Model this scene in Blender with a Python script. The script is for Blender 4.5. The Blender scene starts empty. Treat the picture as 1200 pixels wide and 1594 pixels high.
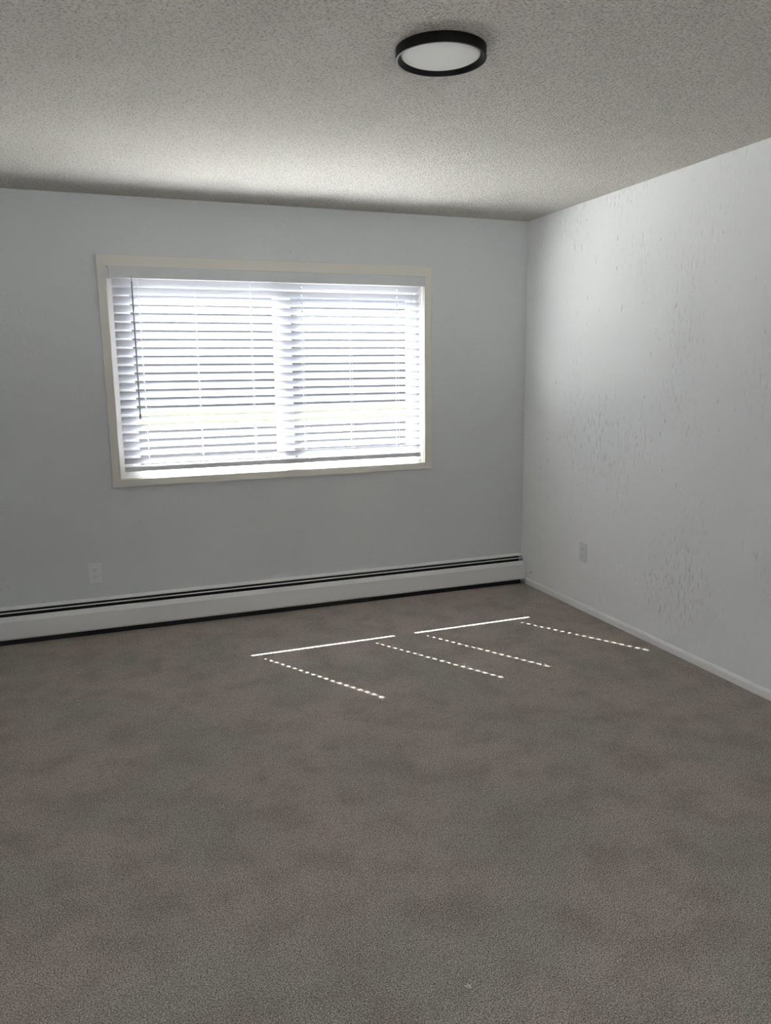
import bpy, bmesh, math, random
from mathutils import Vector, Matrix
random.seed(7)
sc = bpy.context.scene
COL = sc.collection

# ------------------------------------------------------------------ camera
cam_d = bpy.data.cameras.new('camera')
cam = bpy.data.objects.new('camera', cam_d); COL.objects.link(cam)
F, YAW, PITCH, ROLL = 1206.22, 0.3603, -0.1805, -0.0120
cd = Vector((math.sin(YAW)*math.cos(PITCH), math.cos(YAW)*math.cos(PITCH), math.sin(PITCH)))
r0 = Vector((math.cos(YAW), -math.sin(YAW), 0)); u0 = r0.cross(cd)
cr = r0*math.cos(ROLL)+u0*math.sin(ROLL); cu = -r0*math.sin(ROLL)+u0*math.cos(ROLL)
M = Matrix((cr, cu, -cd)).transposed().to_4x4()
M.translation = Vector((-2.779, -4.6741, 1.4872))
cam.matrix_world = M
cam_d.sensor_fit = 'HORIZONTAL'; cam_d.sensor_width = 36.0
cam_d.lens = F/1200*36.0
cam_d.shift_x = -2/1200; cam_d.shift_y = 0.0
cam_d.clip_start = 0.02; cam_d.clip_end = 500
sc.camera = cam

# ------------------------------------------------------------------ exposure, world, sun
sc.view_settings.view_transform = 'Standard'; sc.view_settings.look = 'None'
sc.view_settings.gamma = 1.0; sc.view_settings.use_curve_mapping = False
sc.view_settings.exposure = 1.25
SUN_W, SKY_W, LAWN_Z = 40.0, 0.34, -0.55
w = bpy.data.worlds.new('sky'); sc.world = w; w.use_nodes = True
nt = w.node_tree; nt.nodes.clear()
wo = nt.nodes.new('ShaderNodeOutputWorld'); bg = nt.nodes.new('ShaderNodeBackground')
tc = nt.nodes.new('ShaderNodeTexCoord'); sx = nt.nodes.new('ShaderNodeSeparateXYZ')
cr_ = nt.nodes.new('ShaderNodeValToRGB')
cr_.color_ramp.elements[0].position = 0.0; cr_.color_ramp.elements[0].color = (0.74, 0.78, 0.95, 1)
cr_.color_ramp.elements[1].position = 0.17; cr_.color_ramp.elements[1].color = (0.74, 0.78, 0.95, 1)
e = cr_.color_ramp.elements.new(0.40); e.color = (7.3, 7.5, 8.0, 1)
nt.links.new(tc.outputs['Generated'], sx.inputs[0]); nt.links.new(sx.outputs['Z'], cr_.inputs[0])
nt.links.new(cr_.outputs[0], bg.inputs['Color']); bg.inputs['Strength'].default_value = SKY_W
nt.links.new(bg.outputs[0], wo.inputs[0])

sun_d = bpy.data.lights.new('sun', 'SUN'); sun = bpy.data.objects.new('sun', sun_d); COL.objects.link(sun)
sd = Vector((0.578, -1.0, -1/0.81)).normalized()          # the way the sunlight travels
sun.rotation_euler = sd.to_track_quat('-Z', 'Y').to_euler(); sun.location = (-4, 6, 9)
sun_d.energy = SUN_W; sun_d.angle = math.radians(0.53); sun_d.color = (1.0, 0.975, 0.955)

cy = sc.cycles
cy.use_denoising = True
cy.max_bounces = 14; cy.diffuse_bounces = 10; cy.glossy_bounces = 3; cy.transmission_bounces = 8
cy.transparent_max_bounces = 12
cy.sample_clamp_indirect = 6.0; cy.caustics_reflective = False; cy.caustics_refractive = False

# ------------------------------------------------------------------ helpers
def mat(name, col, rough=0.6, metal=0.0, bump=None, spec=0.5, vary=None):
    """bump = list of (scale xyz, detail, strength, distance); vary = (scale, colour2, low, high)"""
    m = bpy.data.materials.new(name); m.use_nodes = True
    n = m.node_tree; b = n.nodes['Principled BSDF']
    b.inputs['Base Color'].default_value = (*col, 1); b.inputs['Roughness'].default_value = rough
    b.inputs['Metallic'].default_value = metal; b.inputs['Specular IOR Level'].default_value = spec
    g = n.nodes.new('ShaderNodeNewGeometry')
    def noise(scale, detail, rough_=0.5):
        mp = n.nodes.new('ShaderNodeVectorMath'); mp.operation = 'MULTIPLY'
        mp.inputs[1].default_value = scale if hasattr(scale, '__len__') else (scale,)*3
        n.links.new(g.outputs['Position'], mp.inputs[0])
        t = n.nodes.new('ShaderNodeTexNoise'); t.inputs['Scale'].default_value = 1.0
        t.inputs['Detail'].default_value = detail; t.inputs['Roughness'].default_value = rough_
        n.links.new(mp.outputs[0], t.inputs['Vector']); return t.outputs['Fac']
    def ramp(src, lo, hi):
        r = n.nodes.new('ShaderNodeMapRange'); r.inputs['From Min'].default_value = lo
        r.inputs['From Max'].default_value = hi; n.links.new(src, r.inputs['Value']); return r.outputs[0]
    if vary:
        prev = None
        for (scale, detail, c2, lo, hi, amt) in vary:
            f = ramp(noise(scale, detail), lo, hi)
            mu = n.nodes.new('ShaderNodeMath'); mu.operation = 'MULTIPLY'; mu.inputs[1].default_value = amt
            n.links.new(f, mu.inputs[0])
            mx = n.nodes.new('ShaderNodeMix'); mx.data_type = 'RGBA'
            n.links.new(mu.outputs[0], mx.inputs[0])
            if prev is None: mx.inputs[6].default_value = (*col, 1)
            else: n.links.new(prev, mx.inputs[6])
            mx.inputs[7].default_value = (*c2, 1); prev = mx.outputs[2]
        n.links.new(prev, b.inputs['Base Color'])
    if bump:
        prevn = None
        for bm_ in bump:
            scale, detail, strength, dist = bm_[:4]
            f = noise(scale, detail)
            if len(bm_) > 4:                                    # (lo, hi[, mask scale, mask lo, mask hi])
                f = ramp(f, bm_[4], bm_[5])
            if len(bm_) > 6:
                k = ramp(noise(bm_[6], 2), bm_[7], bm_[8])
                mm = n.nodes.new('ShaderNodeMath'); mm.operation = 'MULTIPLY'
                n.links.new(f, mm.inputs[0]); n.links.new(k, mm.inputs[1]); f = mm.outputs[0]
            bp = n.nodes.new('ShaderNodeBump'); bp.inputs['Strength'].default_value = strength
            bp.inputs['Distance'].default_value = dist
            n.links.new(f, bp.inputs['Height'])
            if prevn: n.links.new(prevn, bp.inputs['Normal'])
            prevn = bp.outputs[0]
        n.links.new(prevn, b.inputs['Normal'])
    return m

def slat_mat():
    m = bpy.data.materials.new('white_vinyl_slat'); m.use_nodes = True; n = m.node_tree; n.nodes.clear()
    o = n.nodes.new('ShaderNodeOutputMaterial'); a = n.nodes.new('ShaderNodeBsdfDiffuse'); t = n.nodes.new('ShaderNodeBsdfTranslucent')
    a.inputs[0].default_value = (0.70, 0.71, 0.75, 1); t.inputs[0].default_value = (0.86, 0.88, 0.93, 1)
    mx = n.nodes.new('ShaderNodeMixShader'); mx.inputs[0].default_value = 0.12
    n.links.new(a.outputs[0], mx.inputs[1]); n.links.new(t.outputs[0], mx.inputs[2])
    g = n.nodes.new('ShaderNodeBsdfGlossy'); g.inputs['Roughness'].default_value = 0.35
    m2 = n.nodes.new('ShaderNodeMixShader'); m2.inputs[0].default_value = 0.04
    n.links.new(mx.outputs[0], m2.inputs[1]); n.links.new(g.outputs[0], m2.inputs[2]); n.links.new(m2.outputs[0], o.inputs[0])
    return m

def glass_mat(name='window_glass', tint=(0.95, 0.97, 0.98)):
    m = bpy.data.materials.new(name); m.use_nodes = True; n = m.node_tree; n.nodes.clear()
    o = n.nodes.new('ShaderNodeOutputMaterial'); a = n.nodes.new('ShaderNodeBsdfTransparent'); g = n.nodes.new('ShaderNodeBsdfGlossy')
    a.inputs[0].default_value = (*tint, 1); g.inputs['Roughness'].default_value = 0.02
    mx = n.nodes.new('ShaderNodeMixShader'); mx.inputs[0].default_value = 0.03
    n.links.new(a.outputs[0], mx.inputs[1]); n.links.new(g.outputs[0], mx.inputs[2]); n.links.new(mx.outputs[0], o.inputs[0])
    return m

def box(bm, lo, hi):
    x0, y0, z0 = lo; x1, y1, z1 = hi
    v = [bm.verts.new(p) for p in ((x0,y0,z0),(x1,y0,z0),(x1,y1,z0),(x0,y1,z0),(x0,y0,z1),(x1,y0,z1),(x1,y1,z1),(x0,y1,z1))]
    for f in ((0,3,2,1),(4,5,6,7),(0,1,5,4),(1,2,6,5),(2,3,7,6),(3,0,4,7)): bm.faces.new([v[i] for i in f])

def bbox(*boxes):
    bm = bmesh.new()
    for lo, hi in boxes: box(bm, lo, hi)
    return bm

def obj(name, bm, m, parent=None, bevel=0, seg=2, smooth=False, loc=None):
    me = bpy.data.meshes.new(name); bmesh.ops.recalc_face_normals(bm, faces=bm.faces[:]); bm.to_mesh(me); bm.free()
    if smooth:
        for p in me.polygons: p.use_smooth = True
    me.materials.append(m)
    o = bpy.data.objects.new(name, me); COL.objects.link(o)
    if parent: o.parent = parent
    if loc: o.location = loc
    if bevel:
        b = o.modifiers.new('bevel', 'BEVEL'); b.width = bevel; b.segments = seg; b.limit_method = 'ANGLE'
    return o

def struct(o): o['kind'] = 'structure'; return o
def tag(o, label, cat, group=None):
    o['label'] = label; o['category'] = cat
    if group: o['group'] = group
    return o
def empty(name, loc=(0,0,0)):
    o = bpy.data.objects.new(name, None); COL.objects.link(o); o.location = loc; o.empty_display_size = 0.1; return o

def prism(profile, x0, x1):
    """extrude a closed (y, z) outline along x"""
    bm = bmesh.new()
    a = [bm.verts.new((x0, y, z)) for y, z in profile]; b = [bm.verts.new((x1, y, z)) for y, z in profile]
    n = len(profile)
    for i in range(n): bm.faces.new((a[i], a[(i+1) % n], b[(i+1) % n], b[i]))
    bm.faces.new(a); bm.faces.new(b[::-1]); return bm

def sheet(path, t, x0, x1):
    """a bent metal sheet of thickness t following an open (y, z) path"""
    pts = [Vector(p) for p in path]; off = []
    for i, p in enumerate(pts):
        d = (pts[min(i+1, len(pts)-1)]-pts[max(i-1, 0)]).normalized(); off.append(p+Vector((-d.y, d.x))*t)
    return prism([tuple(p) for p in pts]+[tuple(p) for p in reversed(off)], x0, x1)

def tube(pts, r, n=8):
    bm = bmesh.new(); rings = []
    for i, p in enumerate(pts):
        p = Vector(p); d = (Vector(pts[min(i+1, len(pts)-1)])-Vector(pts[max(i-1, 0)])).normalized()
        a = d.orthogonal().normalized(); b = d.cross(a)
        rr = r[i] if hasattr(r, '__len__') else r
        rings.append([bm.verts.new(p+a*math.cos(2*math.pi*k/n)*rr+b*math.sin(2*math.pi*k/n)*rr) for k in range(n)])
    for A, B in zip(rings, rings[1:]):
        for k in range(n): bm.faces.new((A[k], A[(k+1) % n], B[(k+1) % n], B[k]))
    bm.faces.new(rings[0][::-1]); bm.faces.new(rings[-1]); return bm

def lathe(profile, n=96, close=True):
    bm = bmesh.new(); rings = []
    for k in range(n):
        a = 2*math.pi*k/n; rings.append([bm.verts.new((r*math.cos(a), r*math.sin(a), z)) if r > 1e-6 else None for r, z in profile])
    cen = {j: bm.verts.new((0, 0, profile[j][1])) for j in range(len(profile)) if profile[j][0] <= 1e-6}
    m = len(profile)
    for k in range(n):
        A, B = rings[k], rings[(k+1) % n]
        for j in range(m if close else m-1):
            j2 = (j+1) % m
            vs = [A[j] or cen.get(j), A[j2] or cen.get(j2), B[j2] or cen.get(j2), B[j] or cen.get(j)]
            u = []
            for v in vs:
                if v not in u: u.append(v)
            if len(u) >= 3: bm.faces.new(u)
    return bm

# ------------------------------------------------------------------ materials
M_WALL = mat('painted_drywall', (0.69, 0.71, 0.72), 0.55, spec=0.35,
             bump=[((5, 5, 5), 3, 0.25, 0.012), ((38, 38, 30), 3, 0.7, 0.0030, 0.58, 0.75, (2.2, 2.2, 1.4), 0.45, 0.62), ((160, 160, 160), 2, 0.12, 0.0006)])  # darker than the right wall: the window wall's backlit dimness is in this colour
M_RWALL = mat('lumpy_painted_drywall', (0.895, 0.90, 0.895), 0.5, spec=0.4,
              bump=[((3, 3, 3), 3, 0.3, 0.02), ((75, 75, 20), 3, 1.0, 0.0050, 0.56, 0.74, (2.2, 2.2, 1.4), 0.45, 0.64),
                    ((28, 28, 13), 2, 0.9, 0.007, 0.68, 0.79), ((170, 170, 120), 2, 0.15, 0.0006)])  # right wall's stronger light is put into this lighter base colour
M_CEIL = mat('stippled_ceiling', (0.87, 0.84, 0.77), 0.9, spec=0.1,
             bump=[((120, 120, 120), 3, 1.0, 0.010, 0.40, 0.68), ((260, 260, 260), 2, 1.0, 0.004)],
             vary=[(120, 3, (0.44, 0.42, 0.38), 0.50, 0.66, 0.62), (160, 2, (0.90, 0.87, 0.80), 0.58, 0.68, 0.6)])
M_TRIM = mat('cream_painted_trim', (0.76, 0.74, 0.68), 0.45)
M_BASE = mat('white_painted_trim', (0.88, 0.875, 0.85), 0.5)
M_CARPET = mat('brown_grey_carpet', (0.64, 0.535, 0.465), 1.0, spec=0.05,
               bump=[((330, 330, 330), 3, 1.0, 0.008), ((90, 90, 90), 3, 0.7, 0.008), ((9, 9, 9), 3, 0.4, 0.02)],
               vary=[((2.1, 2.1, 2.1), 6, (0.47, 0.48, 0.395), 0.43, 0.62, 0.75),
                     (6, 5, (0.44, 0.365, 0.315), 0.45, 0.66, 0.8),
                     (230, 2, (0.17, 0.145, 0.12), 0.42, 0.64, 0.9),
                     (300, 2, (0.96, 0.90, 0.83), 0.55, 0.66, 0.9),
                     ((28, 60, 40), 3, (0.36, 0.31, 0.27), 0.54, 0.72, 0.5)])
M_VINYL = mat('white_window_vinyl', (0.80, 0.80, 0.80), 0.35)
M_SLAT = slat_mat()
M_RAIL = mat('white_blind_rail', (0.85, 0.85, 0.87), 0.4)
M_VAL = mat('grey_white_valance', (0.66, 0.68, 0.69), 0.45)
M_CORD = mat('white_cord', (0.85, 0.85, 0.85), 0.7)
M_WAND = mat('smoky_plastic_wand', (0.30, 0.30, 0.33), 0.25)
M_GLASS = glass_mat()
M_HEAT = mat('white_enamel_steel', (0.82, 0.82, 0.815), 0.35, spec=0.5, bump=[((6, 6, 6), 2, 0.1, 0.004)])
M_DARK = mat('heater_gap_shade', (0.012, 0.012, 0.012), 0.7)  # shade in the heater's gaps, put into a near-black colour
M_FIN = mat('dark_aluminium_fin', (0.08, 0.08, 0.08), 0.5, 0.6)  # fins darkened for shade inside the heater; also the wall screw's colour
M_PLATE = mat('white_wall_plate', (0.76, 0.77, 0.785), 0.35)
M_SLOT = mat('dark_slot', (0.03, 0.03, 0.03), 0.6)
M_BLACK = mat('matte_black_metal', (0.003, 0.003, 0.003), 0.4, spec=0.2)
M_DIFF = mat('white_acrylic_diffuser', (0.86, 0.86, 0.84), 0.8, spec=0.1)
M_CONC = mat('pale_concrete', (0.58, 0.58, 0.56), 0.9, vary=[(2, 4, (0.50, 0.50, 0.48), 0.4, 0.7, 0.6)])
M_LAWN = mat('green_lawn', (0.044, 0.050, 0.032), 1.0, spec=0.0, vary=[(0.7, 4, (0.036, 0.042, 0.026), 0.4, 0.7, 0.6)])
M_ASPH = mat('grey_asphalt', (0.26, 0.26, 0.26), 0.95)
M_LOT = mat('dark_tarmac', (0.016, 0.016, 0.0165), 0.95, spec=0.0)
M_ABSORB = mat('dark_bounce_absorber', (0.04, 0.034, 0.028), 1.0, spec=0.0)  # dark ground colour that soaks up bounce light below the window
M_FAR = mat('grey_siding', (0.105, 0.105, 0.107), 0.9)
M_ROOF = mat('dark_roof_shingle', (0.10, 0.09, 0.09), 0.9)

# ------------------------------------------------------------------ room shell
H = 2.44; XL = -4.15; YB = -6.4
WX0, WX1, WZ0, WZ1 = -2.650, -0.752, 0.890, 2.068       # window opening
WT = 0.16
struct(obj('floor', bbox(((XL-0.1, YB-0.1, -0.12), (0.1, WT, 0))), M_CARPET))
struct(obj('ceiling', bbox(((XL-0.1, YB-0.1, H), (0.1, WT, H+0.12))), M_CEIL))
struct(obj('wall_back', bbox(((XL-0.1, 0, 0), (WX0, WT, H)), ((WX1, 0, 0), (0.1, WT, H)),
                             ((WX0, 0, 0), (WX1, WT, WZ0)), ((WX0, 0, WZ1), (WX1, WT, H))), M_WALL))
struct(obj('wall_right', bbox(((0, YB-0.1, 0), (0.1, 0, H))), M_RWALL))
LY0, LY1, LZ0, LZ1 = -4.60, -3.90, 0.90, 2.05               # opening for an added fill-light window beside the camera
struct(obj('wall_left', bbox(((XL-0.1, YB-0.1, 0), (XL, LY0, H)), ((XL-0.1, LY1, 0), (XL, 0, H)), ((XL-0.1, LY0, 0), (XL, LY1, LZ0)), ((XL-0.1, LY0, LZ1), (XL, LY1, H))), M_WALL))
RX0, RX1, RZ0, RZ1 = -3.4, -0.8, 0.85, 2.05                # opening for an added fill-light window behind the camera
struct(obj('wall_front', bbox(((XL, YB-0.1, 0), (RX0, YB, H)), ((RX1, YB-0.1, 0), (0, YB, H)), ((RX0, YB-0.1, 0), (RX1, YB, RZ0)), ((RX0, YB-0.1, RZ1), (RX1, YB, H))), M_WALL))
bm = bmesh.new()
prof = [(0, 0), (-0.012, 0), (-0.012, 0.030), (-0.009, 0.038), (-0.004, 0.043), (0, 0.044)]
a = [bm.verts.new((x, -0.078, z)) for x, z in prof]; b = [bm.verts.new((x, YB, z)) for x, z in prof]
for i in range(len(prof)): bm.faces.new((a[i], a[(i+1) % 6], b[(i+1) % 6], b[i]))
bm.faces.new(a); bm.faces.new(b)
struct(obj('baseboard_right', bm, M_BASE))

# ------------------------------------------------------------------ window
win = struct(empty('window_1', ((WX0+WX1)/2, 0.05, WZ0)))
def wobj(name, bm, m, parent=win, **k):
    bmesh.ops.translate(bm, verts=bm.verts[:], vec=-Vector(win.location)); return obj(name, bm, m, parent, **k)
def frame_bm(x0, x1, z0, z1, l, r, b_, t, y0, y1):
    """picture frame of mitred boards; l r b t are its widths"""
    bm = bmesh.new()
    O = [(x0, z0), (x1, z0), (x1, z1), (x0, z1)]; I = [(x0+l, z0+b_), (x1-r, z0+b_), (x1-r, z1-t), (x0+l, z1-t)]
    vo = [[bm.verts.new((x, y, z)) for x, z in O] for y in (y0, y1)]; vi = [[bm.verts.new((x, y, z)) for x, z in I] for y in (y0, y1)]
    for i in range(4):
        j = (i+1) % 4
        bm.faces.new((vo[0][i], vo[0][j], vi[0][j], vi[0][i])); bm.faces.new((vo[1][i], vo[1][j], vi[1][j], vi[1][i]))
        bm.faces.new((vo[0][i], vo[0][j], vo[1][j], vo[1][i])); bm.faces.new((vi[0][i], vi[0][j], vi[1][j], vi[1][i]))
    return bm
wobj('window_casing', frame_bm(-2.695, -0.702, 0.846, 2.130, 0.045, 0.050, 0.044, 0.062, -0.015, 0.0), M_TRIM, bevel=0.002)
# jamb liner between the casing and the vinyl frame
wobj('window_jamb', frame_bm(WX0, WX1, WZ0, WZ1, 0.004, 0.004, 0.004, 0.004, 0.0, 0.03), M_TRIM)
# outer frame, fixed right light, sliding left sash
wobj('window_frame', frame_bm(WX0, WX1, WZ0, WZ1, 0.045, 0.045, 0.018, 0.075, 0.030, 0.085), M_VINYL, bevel=0.002)
ls = wobj('sash', frame_bm(-2.605, -1.660, 0.908, 1.993, 0.072, 0.050, 0.016, 0.055, 0.036, 0.056), M_VINYL, bevel=0.002)
rs = wobj('sash', frame_bm(-1.712, -0.797, 0.908, 1.993, 0.107, 0.048, 0.016, 0.055, 0.060, 0.080), M_VINYL, bevel=0.002)
for par, x0, x1, y in ((ls, -2.535, -1.708, 0.045), (rs, -1.607, -0.843, 0.069)):
    g = wobj('glass_pane', bbox(((x0, y, 0.922), (x1, y+0.001, 1.94))), M_GLASS, par)
wobj('sash_latch', bbox(((-1.700, 0.022, 1.42), (-1.676, 0.036, 1.50)), ((-1.694, 0.014, 1.445), (-1.682, 0.024, 1.475))), M_VINYL, ls, bevel=0.002)

fill_win2 = struct(empty('fill_window_2', ((RX0+RX1)/2, YB, RZ0)))  # unseen window, added to give the room fill light from behind
def w2(name, bm, m):
    bmesh.ops.translate(bm, verts=bm.verts[:], vec=-Vector(fill_win2.location)); return obj(name, bm, m, fill_win2)
w2('window_frame', frame_bm(RX0, RX1, RZ0, RZ1, 0.05, 0.05, 0.05, 0.05, YB-0.09, YB-0.03), M_VINYL)
w2('mullion', bbox((((RX0+RX1)/2-0.03, YB-0.08, RZ0+0.05), ((RX0+RX1)/2+0.03, YB-0.04, RZ1-0.05))), M_VINYL)
w2('glass_pane', bbox(((RX0+0.05, YB-0.062, RZ0+0.05), (RX1-0.05, YB-0.058, RZ1-0.05))), M_GLASS)

fill_win3 = struct(empty('fill_window_3', (XL, (LY0+LY1)/2, LZ0)))  # unseen side window, added for fill light on the right wall
fb = frame_bm(LY0, LY1, LZ0, LZ1, 0.05, 0.05, 0.05, 0.05, 0.03, 0.09)
bmesh.ops.transform(fb, matrix=Matrix(((0, -1, 0, 0), (1, 0, 0, -(LY0+LY1)/2), (0, 0, 1, -LZ0), (0, 0, 0, 1))), verts=fb.verts[:])
obj('window_frame', fb, M_VINYL, fill_win3)
obj('glass_pane', bbox(((-0.062, -0.30, 0.05), (-0.058, 0.30, LZ1-LZ0-0.05))), M_GLASS, fill_win3)

# ------------------------------------------------------------------ venetian blind
PITCH_S, Z0_S, NS, YS = 0.0472, 0.993, 22, -0.008
SX0, SX1 = -2.622, -0.790
XC = (SX0+SX1)/2
TILT = math.radians(45)
HOLES = [-0.777, -0.153, 0.156, 0.768]
LADD = HOLES+[-0.47, 0.46]
blind = tag(empty('window_blind', (XC, YS, 0.944)), 'white venetian blind with wide tilted slats hanging in the window', 'blind')
def bobj(name, bm, m, parent=blind, **k):
    bmesh.ops.translate(bm, verts=bm.verts[:], vec=-Vector(blind.location)); return obj(name, bm, m, parent, **k)
def slat_bm():
    xs = [SX0-XC]
    for h in HOLES: xs += [h-0.0035, h+0.0035]
    xs += [SX1-XC]; xs.sort()
    ss = [-0.0250, -0.017, -0.0062, 0.0, 0.0062, 0.017, 0.0250]
    crown = lambda s: 0.0010*(1-(s/0.025)**2)
    T = 0.0022; bm = bmesh.new(); vt, vb = {}, {}
    for i, x in enumerate(xs):
        for j, s in enumerate(ss):
            e = 0.6 if j in (0, len(ss)-1) else 1.0
            vt[i, j] = bm.verts.new((x, s, crown(s)+T/2*e)); vb[i, j] = bm.verts.new((x, s, crown(s)-T/2*e))
    hole = lambda i, j: (i % 2 == 1) and ss[j] >= -0.0065 and ss[j] < 0.0055
    nx, ny = len(xs)-1, len(ss)-1
    ok = lambda i, j: 0 <= i < nx and 0 <= j < ny and not hole(i, j)
    for i in range(nx):
        for j in range(ny):
            if not ok(i, j): continue
            bm.faces.new((vt[i, j], vt[i+1, j], vt[i+1, j+1], vt[i, j+1])); bm.faces.new((vb[i, j], vb[i, j+1], vb[i+1, j+1], vb[i+1, j]))
            for (di, dj, p, q) in ((-1, 0, (i, j), (i, j+1)), (1, 0, (i+1, j), (i+1, j+1)), (0, -1, (i, j), (i+1, j)), (0, 1, (i, j+1), (i+1, j+1))):
                if not ok(i+di, j+dj): bm.faces.new((vt[p], vt[q], vb[q], vb[p]))
    return bm
s0 = obj('slat', slat_bm(), M_SLAT, blind)
for k in range(NS):
    o = s0 if k == 0 else s0.copy()
    if k: COL.objects.link(o); o.parent = blind
    o.location = (0, 0, Z0_S+k*PITCH_S-0.944)
    o.rotation_euler = (-TILT+random.uniform(-0.02, 0.02), 0, random.uniform(-0.0006, 0.0006))
bobj('bottom_rail', bbox(((SX0, -0.036, 0.9335), (SX1, 0.014, 0.9610))), M_RAIL, bevel=0.004)
bobj('headrail', bbox(((SX0-0.01, -0.030, 2.020), (SX1+0.01, 0.022, 2.062))), M_RAIL, bevel=0.002)
bobj('valance', bbox(((-2.640, -0.046, 2.003), (-0.758, -0.034, 2.066)), ((-2.640, -0.034, 2.003), (-2.632, -0.016, 2.066)), ((-0.766, -0.034, 2.003), (-0.758, -0.016, 2.066))), M_VAL, bevel=0.003)
for x in LADD:
    bm = bmesh.new()
    for yy in (-0.0290, 0.0130):                     # front and back ladder strings with a rung under each slat
        c = tube([(XC+x, yy, 0.952), (XC+x, yy, 2.03)], 0.0008, 6); me = bpy.data.meshes.new('t'); c.to_mesh(me); c.free(); bm.from_mesh(me); bpy.data.meshes.remove(me)
    bobj('ladder_cord', bm, M_CORD)
for x in (XC-0.47, XC+0.46):
    bobj('cord_plug', tube([(x, -0.037, 0.952), (x, -0.042, 0.952)], [0.006, 0.005], 12), M_CORD)
wd = bobj('tilt_wand', tube([(-2.519, -0.052, 1.985), (-2.520, -0.055, 1.60), (-2.521, -0.056, 1.262)], 0.0042, 6), M_WAND)
bobj('wand_tip', tube([(-2.521, -0.056, 1.262), (-2.521, -0.056, 1.248), (-2.521, -0.056, 1.232)], [0.0050, 0.0068, 0.0040], 10), M_WAND, wd)
bobj('wand_hook', tube([(-2.519, -0.040, 2.022), (-2.519, -0.050, 2.005), (-2.519, -0.052, 1.985)], 0.0018, 6), M_WAND, wd)

# ------------------------------------------------------------------ baseboard heater
HX0, HX1 = XL+0.02, -0.012
heat = tag(empty('baseboard_heater', (-2.0, -0.035, 0)), 'long low white metal baseboard heater along the wall under the window', 'heater')
def hobj(name, bm, m, parent=heat, **k):
    bmesh.ops.translate(bm, verts=bm.verts[:], vec=-Vector(heat.location)); return obj(name, bm, m, parent, **k)
hobj('back_panel', prism([(-0.0005, 0.012), (-0.002, 0.012), (-0.002, 0.197), (-0.0005, 0.197)], HX0, HX1-0.011), M_DARK)
hobj('top_cover', sheet([(-0.001, 0.206), (-0.012, 0.206), (-0.029, 0.199), (-0.031, 0.194)][::-1], 0.0016, HX0, HX1-0.011), M_HEAT)
hobj('damper_blade', sheet([(-0.034, 0.1800), (-0.043, 0.1830), (-0.047, 0.1790)][::-1], 0.0014, HX0, HX1-0.011), M_HEAT)
hobj('front_cover', sheet([(-0.052, 0.158), (-0.057, 0.1625), (-0.062, 0.161), (-0.0725, 0.138), (-0.0725, 0.043), (-0.066, 0.034), (-0.056, 0.034)][::-1], 0.0016, HX0, HX1-0.011), M_HEAT)
hobj('heating_element', tube([(HX0+0.02, -0.033, 0.09), (HX1-0.05, -0.033, 0.09)], 0.011, 12), M_FIN)
bm = bmesh.new()
x = HX0+0.1
while x < HX1-0.15: box(bm, (x, -0.058, 0.062), (x+0.0006, -0.008, 0.118)); x += 0.012
o = hobj('heater_fins', bm, M_FIN); o['kind'] = 'stuff'
hobj('toe_gap_shade', bbox(((HX0, -0.052, 0.0), (HX1-0.025, -0.048, 0.030))), M_DARK)  # dark sheet that paints the shade in the gap under the cover
ec = [(-0.001, 0.030), (-0.001, 0.208), (-0.014, 0.208), (-0.036, 0.199), (-0.055, 0.180), (-0.066, 0.166), (-0.0755, 0.138), (-0.0755, 0.042), (-0.068, 0.030)]
hobj('end_cap', prism(ec, HX1-0.0085, HX1), M_HEAT, bevel=0.0015)

# ------------------------------------------------------------------ flush ceiling lamp
lamp = tag(empty('ceiling_lamp', (-1.7113, -2.3506, H)), 'round flush ceiling lamp with black rim and white diffuser, switched off', 'lamp')
R = 0.1372; D = 0.0315
obj('lamp_ring', lathe([(R-0.006, 0), (R, -0.002), (R, -D+0.001), (R-0.001, -D), (R-0.006, -D), (R-0.015, -D+0.016), (R-0.020, -D+0.016), (R-0.020, 0)]), M_BLACK, lamp, smooth=False)
obj('diffuser', lathe([(0, -D+0.008), (0.05, -D+0.0082), (R-0.024, -D+0.010), (R-0.0185, -D+0.013), (R-0.0185, -D+0.018), (0, -D+0.018)], close=False), M_DIFF, lamp, smooth=True)

# ------------------------------------------------------------------ electrical outlets
def outlet(name, label, mtx):
    root = tag(empty(name), label, 'outlet', None); root.matrix_world = mtx
    pl = obj('wall_plate', bbox(((-0.037, -0.0055, -0.060), (0.037, 0, 0.060))), M_PLATE, root, bevel=0.003, seg=3)
    for z in (0.0195, -0.0195):
        pts = []
        for k in range(24):
            a = 2*math.pi*k/24; pts.append((max(-0.0165, min(0.0165, 0.019*math.cos(a))), z+max(-0.0135, min(0.0135, 0.016*math.sin(a)))))
        bm = bmesh.new(); A = [bm.verts.new((x, -0.0052, zz)) for x, zz in pts]; B = [bm.verts.new((x, -0.0072, zz)) for x, zz in pts]
        for i in range(24): bm.faces.new((A[i], A[(i+1) % 24], B[(i+1) % 24], B[i]))
        bm.faces.new(B); bm.faces.new(A[::-1])
        rc = obj('socket', bm, M_PLATE, root)
        obj('socket_slot', bbox(((-0.0075, -0.0075, z+0.001), (-0.0055, -0.0071, z+0.008)), ((0.0055, -0.0075, z+0.002), (0.0075, -0.0071, z+0.007)),
                        ((-0.002, -0.0075, z-0.009), (0.002, -0.0071, z-0.005))), M_SLOT, rc)
    obj('screw', tube([(0, -0.0050, 0), (0, -0.0068, 0)], [0.0035, 0.003], 12), M_PLATE, root)
    return root
outlet('wall_outlet', 'white double wall outlet on the window wall above the heater', Matrix.Translation((-2.828, 0, 0.352)))
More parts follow.
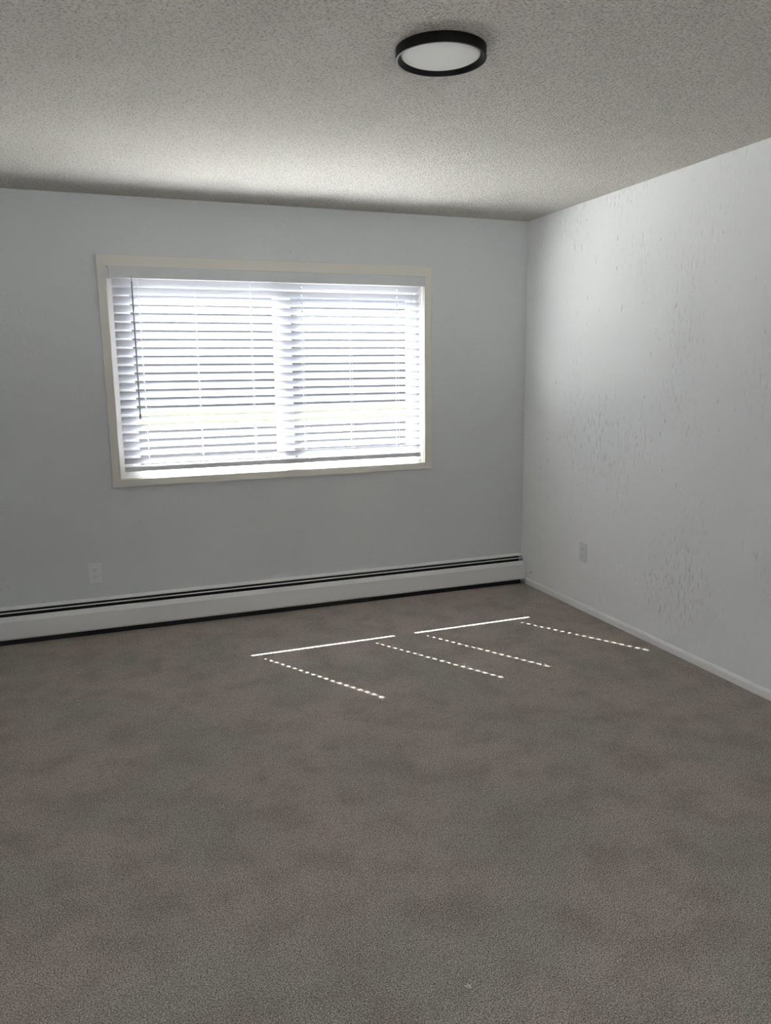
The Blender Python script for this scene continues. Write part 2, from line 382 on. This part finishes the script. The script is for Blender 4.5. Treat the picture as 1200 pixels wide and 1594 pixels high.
outlet('wall_outlet', 'white double wall outlet low on the right side wall', Matrix.Translation((0, -0.735, 0.367)) @ Matrix.Rotation(-math.pi/2, 4, 'Z'))

# small things
sp = lathe([(0, 0.0), (0.004, 0.0), (0.0045, 0.002), (0.002, 0.0035), (0, 0.0035)], 16, close=False)
o = obj('screw', sp, M_FIN); o.rotation_euler = (0, -math.pi/2, 0); o.location = (0.0, -0.136, 0.094)
tag(o, 'tiny dark screw head in the right wall beside the heater end', 'screw')
bm = bmesh.new()
for i in range(9):
    a = random.uniform(0, 6.28); l = random.uniform(0.003, 0.007); p = Vector((random.uniform(-.003, .003), random.uniform(-.004, .004), 0.001))
    c = tube([p, p+Vector((math.cos(a)*l*.5, math.sin(a)*l*.5, 0.003)), p+Vector((math.cos(a)*l, math.sin(a)*l, 0.002))], [0.0012, 0.0014, 0.0006], 6)
    me = bpy.data.meshes.new('t'); c.to_mesh(me); c.free(); bm.from_mesh(me); bpy.data.meshes.remove(me)
o = obj('lint_tuft', bm, M_CORD, smooth=True); o.location = (-2.021, -3.190, 0.0); o.scale = (1.2, 1.2, 1.3)
tag(o, 'tiny white tuft of lint lying on the carpet near the camera', 'lint')

# ------------------------------------------------------------------ outside
struct(obj('ground_patio', bbox(((-16, 1.15, LAWN_Z-0.2), (12, 6.0, LAWN_Z))), M_CONC))
struct(obj('ground_added_strip', bbox(((-16, WT, LAWN_Z-0.2), (12, 1.15, LAWN_Z-0.02))), M_ABSORB))  # unseen dark strip, added to cut bounce light onto the shaded slats
struct(obj('ground_side', bbox(((-30, -30, LAWN_Z-0.2), (XL-0.1, WT, LAWN_Z-0.01))), M_ASPH))
struct(obj('ground_rear', bbox(((XL-0.1, -30, LAWN_Z-0.2), (12, YB-0.1, LAWN_Z-0.01))), M_ASPH))
struct(obj('ground_lot', bbox(((-60, 6.0, LAWN_Z-0.25), (60, 28.0, LAWN_Z-0.02))), M_LOT))
struct(obj('ground_lawn', bbox(((-80, 28.0, LAWN_Z-0.25), (80, 140, LAWN_Z-0.03))), M_LAWN))
hs = tag(empty('building', (10, 46, LAWN_Z-0.03)), 'long flat grey building across the lawn, glimpsed through the blind gaps', 'building')
obj('building_wall', bbox(((-45, 0, 0), (45, 10, 5.9))), M_FAR, hs)
obj('roof_edge', bbox(((-45.3, -0.3, 5.9), (45.3, 10.3, 6.15))), M_ROOF, hs)
